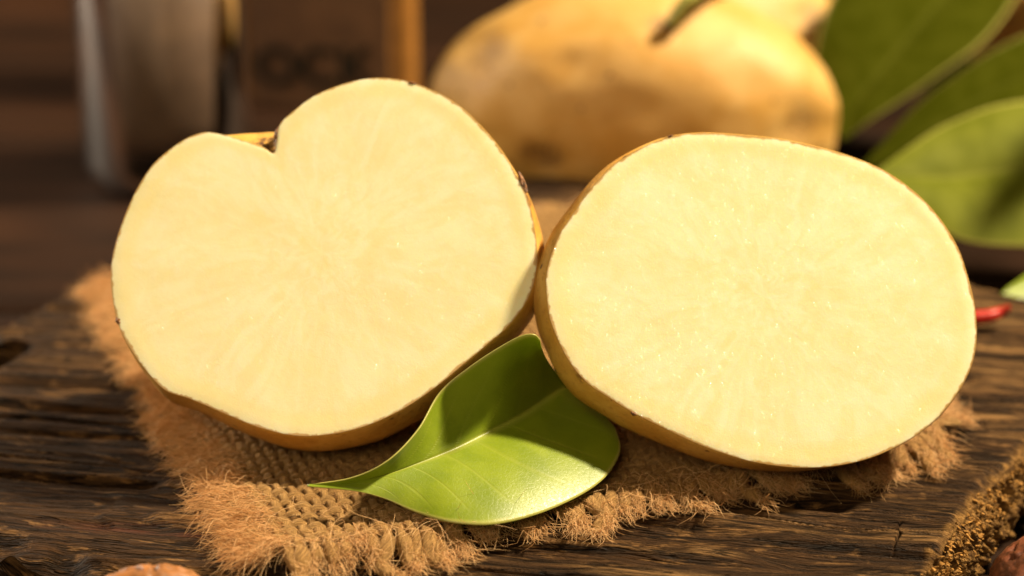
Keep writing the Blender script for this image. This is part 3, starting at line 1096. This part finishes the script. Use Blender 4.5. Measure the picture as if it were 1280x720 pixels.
# ------------------------------------------------------------------ leaves
def leaf(name, label, rows, mat, camber=0.0, camber_low=None, group=None, nu=120, nv=50, wave=0.03, veins=9, stalk=None):
    """rows: list of (upper edge, midrib, lower edge) points from the tip to the base"""
    ctrl = np.array(rows, float)                    # m,3,3
    g = spline_open(ctrl, nu)                       # nu,3,3
    w = np.linspace(-1, 1, nv)
    U, Mi, L = g[:, 0], g[:, 1], g[:, 2]
    V = np.zeros((nu, nv, 3))
    vein = np.zeros((nu, nv))
    edge = np.zeros((nu, nv))
    s = np.linspace(0, 1, nu)
    for j, q in enumerate(w):
        E = U if q < 0 else L
        a = abs(q)
        p = Mi * (1 - a) + E * a
        nrm = np.cross(np.gradient(Mi, axis=0), (U - L))
        nrm /= np.linalg.norm(nrm, axis=1, keepdims=True) + 1e-9
        nrm = np.where(nrm[:, 2:3] < 0, -nrm, nrm)
        wid = np.linalg.norm(E - Mi, axis=1)
        cb = camber if q < 0 or camber_low is None else camber_low
        p = p + nrm * (cb * wid * (a * (1 - a)) * 4)[:, None]
        p = p + nrm * (wave * np.sin(s * 17 + (3 if q < 0 else 0)) * a ** 3 * np.minimum(1, wid))[:, None]
        ph = ((s - 0.22 * a + 0.035 * (q > 0)) * veins)
        v_ = np.abs(ph - np.round(ph))
        vein[:, j] = np.maximum(sstep(0.055, 0.015, v_) * 0.45 * sstep(1.0, 0.6, a), sstep(0.07, 0.02, a))
        edge[:, j] = sstep(0.955, 0.985, a)
        V[:, j] = p
    base = ctrl[-1, 1]
    root = thing(name, (base[0], base[1], base[2]), label, 'leaf', group)
    bl = mesh('blade', V.reshape(-1, 3), grid_faces(nu, nv), mat, root, attrs={'vein': vein.ravel(), 'edge': edge.ravel()})
    so = bl.modifiers.new('thickness', 'SOLIDIFY')
    so.thickness = 0.028 * CM
    so.offset = 0
    r = 0.012 + 0.035 * s
    nr = np.cross(np.gradient(Mi, axis=0), (U - L))
    nr /= np.linalg.norm(nr, axis=1, keepdims=True) + 1e-9
    nr = np.where(nr[:, 2:3] < 0, -nr, nr)
    path = Mi - nr * (0.3 * r)[:, None]
    if stalk is not None:
        ext = spline_open([Mi[-1], *[np.array(q) for q in stalk]], 14)[1:]
        path = np.concatenate([path, ext])
        r = np.concatenate([r, np.full(len(ext), r[-1] * 1.25)])
    v, f = tube(path, r, r, 8)
    mesh('midrib', v, f, M_RIB, root)
    return root


M_RIB = plain('leaf_rib', (0.28, 0.33, 0.055), 0.45, 0.5, 0.2, 4, 0.2)


def row(u, m, l):
    return [at(*u), at(*m), at(*l)]


leaf('green_leaf', 'bright green pointed leaf curled between the two potato halves', [
    row((384, 606, 1.00), (384, 607, 1.00), (384, 608, 1.00)),
    row((440, 597, 1.25), (442, 603, 1.10), (444, 614, 1.00)),
    row((484, 576, 1.60), (486, 592, 1.20), (482, 624, 0.85)),
    row((522, 537, 2.00), (524, 579, 1.26), (522, 641, 0.68)),
    row((550, 490, 2.50), (566, 563, 1.30), (566, 654, 0.60)),
    row((588, 458, 3.02), (604, 544, 1.32), (622, 655, 0.56)),
    row((628, 432, 3.46), (644, 524, 1.40), (690, 636, 0.56)),
    row((652, 420, 3.70), (676, 503, 1.42), (748, 604, 0.62)),
    row((667, 418, 3.76), (698, 488, 1.45), (774, 566, 0.78)),
    row((674, 424, 3.60), (712, 482, 1.45), (770, 536, 0.95)),
], M_LEAF, camber=-0.06, camber_low=0.07, nu=160, nv=70, wave=0.02)

# ------------------------------------------------------------------ behind: whole potatoes
def whole_potato(label, cx, cy, cz, rx, ry, rz, rot, seed, dents, group='whole potatoes behind'):
    nu, nv = 90, 140
    th = np.linspace(0, np.pi, nu)
    ph = np.linspace(0, 2 * np.pi, nv, endpoint=False)
    A, Bb = np.meshgrid(th, ph, indexing='ij')
    d = np.stack([np.cos(A), np.sin(A) * np.cos(Bb), np.sin(A) * np.sin(Bb)], -1)
    e = d.copy()
    e[..., 1:] *= (1 + 0.05 * d[..., :1])
    k = 1 + 0.035 * noise(d[..., 0] * 1.3 + seed, d[..., 1] * 1.3, d[..., 2] * 1.3, seed) + 0.02 * noise(d[..., 0] * 4, d[..., 1] * 4, d[..., 2] * 4, seed + 1)
    scab = np.zeros(A.shape)
    for (dx, dy, dz, rad, dep, dark) in dents:
        c = np.array([dx, dy, dz])
        c = c / np.linalg.norm(c)
        g = np.exp(-(np.linalg.norm(d - c, axis=-1) / rad) ** 2)
        k = k - dep * g
        scab = np.maximum(scab, dark * sstep(0.35, 0.85, g))
    p = e * k[..., None] * np.array([rx, ry, rz])
    c, s = math.cos(rot[1]), math.sin(rot[1])
    p = np.stack([p[..., 0] * c + p[..., 2] * s, p[..., 1], -p[..., 0] * s + p[..., 2] * c], -1)
    c, s = math.cos(rot[0]), math.sin(rot[0])
    p = np.stack([p[..., 0] * c - p[..., 1] * s, p[..., 0] * s + p[..., 1] * c, p[..., 2]], -1)
    zmin = p[..., 2].min()
    p = p + np.array([cx, cy, cz if cz is not None else 0])
    if cz is None:
        p[..., 2] += -zmin + TABLE_Z - 0.02
    root = thing('whole_potato', (cx, cy, p[..., 2].min()), label, 'potato', group)
    mesh('skin', p.reshape(-1, 3), grid_faces(nu, nv, wrap_v=True), M_SKIN_B, root, attrs={'scab': scab.ravel()})
    # bud scars in the dents
    return root


whole_potato('large whole yellow potato right behind the cut halves', 3.75, 21.2, None, 6.15, 3.5, 3.65, (-0.10, 0.06), 34,
             [(0.80, -0.55, 0.12, 0.20, 0.06, 0.45), (0.10, -0.55, 0.80, 0.10, 0.02, 0.7), (-0.42, -0.85, -0.25, 0.16, 0.04, 0.9),
              (-0.75, -0.45, 0.42, 0.16, 0.03, 0.35), (-0.3, -0.7, 0.5, 0.1, 0.015, 0.2)])
whole_potato('whole yellow potato partly hidden behind the larger whole one', 6.6, 29.2, None, 4.7, 2.9, 3.0, (0.25, 0.0), 77,
             [(0.6, -0.6, 0.45, 0.22, 0.05, 0.5), (0.2, -0.8, 0.2, 0.2, 0.03, 0.4)])
whole_potato('farthest orange-brown potato at the top right corner', 18.6, 36.5, TABLE_Z + 2.9, 3.6, 2.9, 2.9, (0.1, 0.0), 99,
             [(0.2, -0.8, 0.2, 0.2, 0.03, 0.4)])

# a cut green stalk leaning over the whole potatoes
stem_p = spline_open([at_depth(838, 32, 18.8), at_depth(850, 12, 18.8), at_depth(876, -14, 19.2), at_depth(930, -45, 21.5), at_depth(1010, -80, 24.0)], 30)
stalk = thing('cut_stalk', tuple(stem_p[0]), 'slim green stalk with brown cut end resting on the large whole potato', 'stalk')
v, f = tube(stem_p, np.linspace(0.20, 0.26, 30), np.linspace(0.20, 0.26, 30), 10)
mesh('stem', v, f, plain('stalk_green', (0.30, 0.30, 0.06), 0.5, 0.4), stalk)
v, f = tube(np.stack([stem_p[0] - (stem_p[1] - stem_p[0]) * 1.5, stem_p[0] - (stem_p[1] - stem_p[0]) * 0.7, stem_p[0] + (stem_p[1] - stem_p[0]) * 0.6]), [0.03, 0.25, 0.24], [0.03, 0.25, 0.24], 10)
mesh('cut_end', v, f, plain('stalk_end', (0.07, 0.025, 0.008), 0.7, 0.3), stalk)

# ------------------------------------------------------------------ behind: leaves at the right
def rowd(u, m, l):
    return [at_depth(*u), at_depth(*m), at_depth(*l)]


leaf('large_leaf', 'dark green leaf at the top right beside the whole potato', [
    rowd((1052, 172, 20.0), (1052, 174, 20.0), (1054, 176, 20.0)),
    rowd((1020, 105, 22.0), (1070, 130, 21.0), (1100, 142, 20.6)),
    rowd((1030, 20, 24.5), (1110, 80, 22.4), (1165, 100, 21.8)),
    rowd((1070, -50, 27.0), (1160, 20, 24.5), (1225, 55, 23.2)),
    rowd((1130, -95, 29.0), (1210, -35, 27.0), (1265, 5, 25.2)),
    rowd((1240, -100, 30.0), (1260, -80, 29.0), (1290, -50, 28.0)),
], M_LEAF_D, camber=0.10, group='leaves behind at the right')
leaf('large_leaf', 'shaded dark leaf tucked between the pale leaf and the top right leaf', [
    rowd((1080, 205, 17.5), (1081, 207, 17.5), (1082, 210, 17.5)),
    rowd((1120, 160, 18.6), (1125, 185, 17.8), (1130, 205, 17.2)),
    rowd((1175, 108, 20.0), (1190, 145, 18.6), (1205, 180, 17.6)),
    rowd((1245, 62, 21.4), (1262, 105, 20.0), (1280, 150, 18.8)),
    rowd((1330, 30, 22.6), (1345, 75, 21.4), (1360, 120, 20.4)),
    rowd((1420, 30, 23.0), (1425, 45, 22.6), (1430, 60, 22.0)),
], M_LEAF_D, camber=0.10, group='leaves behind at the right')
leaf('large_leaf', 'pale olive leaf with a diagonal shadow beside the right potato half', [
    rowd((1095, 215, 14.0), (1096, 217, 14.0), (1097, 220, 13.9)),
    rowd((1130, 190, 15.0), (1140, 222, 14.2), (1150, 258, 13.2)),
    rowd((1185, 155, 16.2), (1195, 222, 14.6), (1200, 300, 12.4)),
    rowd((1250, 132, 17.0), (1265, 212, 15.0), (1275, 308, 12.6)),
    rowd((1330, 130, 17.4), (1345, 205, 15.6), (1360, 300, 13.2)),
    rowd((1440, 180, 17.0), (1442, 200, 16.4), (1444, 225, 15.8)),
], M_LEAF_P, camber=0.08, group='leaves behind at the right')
s0, s1 = at_depth(1170, 318, 12.2), at_depth(1300, 168, 16.0)
sh = KEY * 11.0  # shifted toward the key lamp: unseen leaf added to shadow the pale one
dd = (s1 - s0) / 5
ac = np.cross(dd, KEY)
ac /= np.linalg.norm(ac)
leaf('shading_leaf', 'unseen narrow leaf added beyond the right edge to shade the pale olive leaf', [
    [s0 + dd * i + sh + ac * w, s0 + dd * i + sh, s0 + dd * i + sh - ac * w] for i, w in ((-1, 0.02), (0, 0.35), (1, 0.55), (2, 0.65), (3, 0.65), (4, 0.6), (5, 0.5), (6, 0.3), (7, 0.05))
], M_LEAF_D, camber=0.05, group='leaves behind at the right')
leaf('small_leaf', 'small green leaf tip at the right edge above the red chilli', [
    rowd((1246, 374, 10.2), (1246, 375, 10.2), (1247, 376, 10.2)),
    rowd((1266, 356, 10.8), (1268, 366, 10.5), (1272, 380, 10.2)),
    rowd((1310, 330, 11.6), (1315, 350, 11.0), (1320, 376, 10.5)),
    rowd((1370, 335, 11.8), (1372, 345, 11.4), (1375, 360, 11.0)),
], M_LEAF, camber=0.08)

# ------------------------------------------------------------------ red chilli on the board
M_CHILLI = plain('chilli_red', (0.42, 0.022, 0.012), 0.25, 0.6, 0.3, 2, 0.1)
ch = spline_open([at(1178, 398, 0.22), at(1205, 398, 0.26), at(1232, 396, 0.28), at(1252, 390, 0.36), at(1263, 383, 0.55)], 30)
chilli = thing('red_chilli', (float(ch[15][0]), float(ch[15][1]), 0.0), 'small red chilli pepper lying behind the right potato half', 'chilli')
rad = 0.17 * np.sin(np.linspace(0.5, 1, 30) * np.pi) ** 0.5 + 0.03
v, f = tube(ch, rad, rad, 12)
mesh('pod', v, f, M_CHILLI, chilli)
st = spline_open([ch[0] + (ch[0] - ch[3]) * 0.9, ch[0] + (ch[0] - ch[3]) * 0.4, ch[0], ch[2]], 10)
v, f = tube(st, [0.05, 0.05, 0.05, 0.06, 0.07, 0.09, 0.11, 0.15, 0.19, 0.205], [0.05, 0.05, 0.05, 0.06, 0.07, 0.09, 0.11, 0.15, 0.19, 0.205], 10)
mesh('stalk', v, f, M_RIB, chilli)


# ------------------------------------------------------------------ nuts in front of the board
def nut(label, cx, cy, r, rot, color, seed):
    nu, nv = 70, 110
    th = np.linspace(0, np.pi, nu)
    ph = np.linspace(0, 2 * np.pi, nv, endpoint=False)
    A, Bb = np.meshgrid(th, ph, indexing='ij')
    d = np.stack([np.sin(A) * np.cos(Bb), np.sin(A) * np.sin(Bb), np.cos(A)], -1)
    seam = np.exp(-(d[..., 1] / 0.09) ** 2)
    w = np.abs(noise(d[..., 0] * 2.6 + seed, d[..., 1] * 2.6, d[..., 2] * 1.6, seed)) + 0.5 * np.abs(noise(d[..., 0] * 6, d[..., 1] * 6, d[..., 2] * 4, seed + 1))
    k = 1 - 0.14 * sstep(0.35, 0.0, w) + 0.06 * seam + 0.02 * noise(d[..., 0] * 14, d[..., 1] * 14, d[..., 2] * 14, seed + 4)
    k = k + 0.16 * np.exp(-((1 - d[..., 0]) / 0.03))
    p = d * k[..., None] * np.array([r * 1.1, r, r])
    c, s = math.cos(rot), math.sin(rot)
    p = np.stack([p[..., 0] * c - p[..., 1] * s, p[..., 0] * s + p[..., 1] * c, p[..., 2]], -1)
    p[..., 2] += -p[..., 2].min() + TABLE_Z + 0.0
    p = p + np.array([cx, cy, 0])
    root = thing('nut', (cx, cy, TABLE_Z), label, 'nut', 'nuts in front of the board')
    mesh('shell', p.reshape(-1, 3), grid_faces(nu, nv, wrap_v=True), plain('nut_shell_%d' % seed, color, 0.5, 0.4, 0.5, 3.5, 0.6), root)
    return root


nut('light brown wrinkled nut peeking in at the bottom left edge', -7.0, -7.35, 1.58, 0.15, (0.24, 0.095, 0.028), 3)
nut('dark red-brown nut in the shade below the broken board end', 11.0, -4.55, 1.22, 0.7, (0.13, 0.038, 0.016), 8)

# ------------------------------------------------------------------ behind: glass jar and carton
def lathe(prof, cx, cy, n=72):
    prof = np.asarray(prof, float)
    a = np.linspace(0, 2 * np.pi, n, endpoint=False)
    v = np.stack([cx + prof[:, 0:1] * np.cos(a), cy + prof[:, 0:1] * np.sin(a), np.broadcast_to(prof[:, 1:2], (len(prof), n))], -1)
    return v.reshape(-1, 3), grid_faces(len(prof), n, wrap_v=True)


jc = at(203, 245, TABLE_Z)
JX, JY = float(jc[0]), float(jc[1]) + 2.0
JR = 2.75
jar = thing('glass_jar', (JX, JY, TABLE_Z), 'blurred clear glass jar with greyish contents standing at the upper left', 'jar')
gm = Mat('jar_glass')
gl = gm.node('ShaderNodeBsdfGlossy')
gl.inputs['Roughness'].default_value = 0.06
tp = gm.node('ShaderNodeBsdfTransparent')
tp.inputs['Color'].default_value = (0.86, 0.83, 0.80, 1)
fr = gm.node('ShaderNodeFresnel')
fr.inputs['IOR'].default_value = 1.6
mx = gm.node('ShaderNodeMixShader')
gm.t.links.new(gm.ramp(fr.outputs[0], 0.0, 1.0, 0.05, 1.0), mx.inputs[0])
gm.t.links.new(tp.outputs[0], mx.inputs[1])
gm.t.links.new(gl.outputs[0], mx.inputs[2])
gm.t.links.new(mx.outputs[0], gm.out.inputs[0])
v, f = lathe([(0.01, 0.02), (JR * 0.80, 0.0), (JR * 0.90, 0.10), (JR * 0.97, 0.4), (JR, 0.9), (JR * 1.0, 5), (JR * 1.0, 9.0), (JR * 0.86, 10.0), (JR * 0.8, 10.6), (JR * 0.8, 11.4)], JX, JY)
v[:, 2] += TABLE_Z
mesh('glass', v, f, gm.m, jar)
v, f = lathe([(0.01, 1.3), (JR * 0.74, 1.35), (JR * 0.92, 1.75), (JR * 0.985, 2.4), (JR * 0.985, 8.0), (JR * 0.6, 8.3), (0.01, 8.35)], JX, JY)
v[:, 2] += TABLE_Z
mesh('contents', v, f, plain('grey_salt', (0.15, 0.105, 0.078), 0.6, 0.4, 0.12, 1.2, 0.2), jar)
v, f = lathe([(0.01, 11.2), (JR * 0.86, 11.2), (JR * 0.86, 12.6), (JR * 0.8, 12.75), (0.01, 12.75)], JX, JY)
v[:, 2] += TABLE_Z
mesh('lid', v, f, plain('dark_lid', (0.05, 0.03, 0.02), 0.4), jar)

# carton with dark lettering
bl_ = at(296, 128, TABLE_Z)
KX0, KY0 = float(bl_[0]) - 1.0, float(bl_[1])
KW, KD, KH = 6.55, 3.2, 12.0
yaw = math.radians(-9)
carton = thing('carton', (KX0, KY0, TABLE_Z), 'dark brown carton with big dark letters behind the left potato half', 'carton')
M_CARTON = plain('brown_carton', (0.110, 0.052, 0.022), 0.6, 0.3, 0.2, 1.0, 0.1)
M_CARTON_LIT = plain('lit_amber_side', (0.26, 0.11, 0.018), 0.6, 0.3, 0.15, 1.0, 0.1)  # lighter amber stands for light falling on the carton's right side


def carton_pt(x, y, z):
    c, s = math.cos(yaw), math.sin(yaw)
    return np.array([KX0 + x * c - y * s, KY0 + x * s + y * c, TABLE_Z + z])


def cbox(name, x0, x1, y0, y1, z0, z1, mat):
    e = 0.06
    vs, fs = [], []
    prof = [(x0 + e, y0), (x1 - e, y0), (x1, y0 + e), (x1, y1 - e), (x1 - e, y1), (x0 + e, y1), (x0, y1 - e), (x0, y0 + e)]
    for z in (z0, z1):
        for (x, y) in prof:
            vs.append(carton_pt(x, y, z))
    for i in range(8):
        fs.append((i, (i + 1) % 8, 8 + (i + 1) % 8, 8 + i))
    fs += [tuple(range(7, -1, -1)), tuple(range(8, 16))]
    return mesh(name, np.array(vs), fs, mat, carton, smooth=False)


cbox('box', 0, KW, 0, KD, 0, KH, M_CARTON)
cbox('lit_side_strip', KW - 0.02, KW + 0.6, -0.06, KD * 0.6, 0, KH, M_CARTON_LIT)  # right side of the carton, its light painted in as amber
M_INK = plain('dark_ink', (0.012, 0.009, 0.004), 0.7, 0.2, 0.2, 2, 0.0)
cu = bpy.data.curves.new('lettering', 'FONT')
cu.body = 'OCK'
cu.size = 1.95 * CM
cu.extrude = 0.01 * CM
cu.offset = 0.055 * CM
cu.space_character = 0.98
cu.materials.append(M_INK)
tmp = bpy.data.objects.new('lettering_curve', cu)
lm = bpy.data.meshes.new_from_object(tmp)
lm.name = 'lettering'
bpy.data.objects.remove(tmp)
lt = bpy.data.objects.new('lettering', lm)
link(lt, carton)
p = carton_pt(1.75, -0.02, 0.75) - np.array([KX0, KY0, TABLE_Z])
lt.location = Vector([float(q) for q in p]) * CM
lt.rotation_euler = (math.pi / 2, math.radians(-2), yaw)

for o in bpy.data.objects:
    if '_base' in o.keys():
        del o['_base']
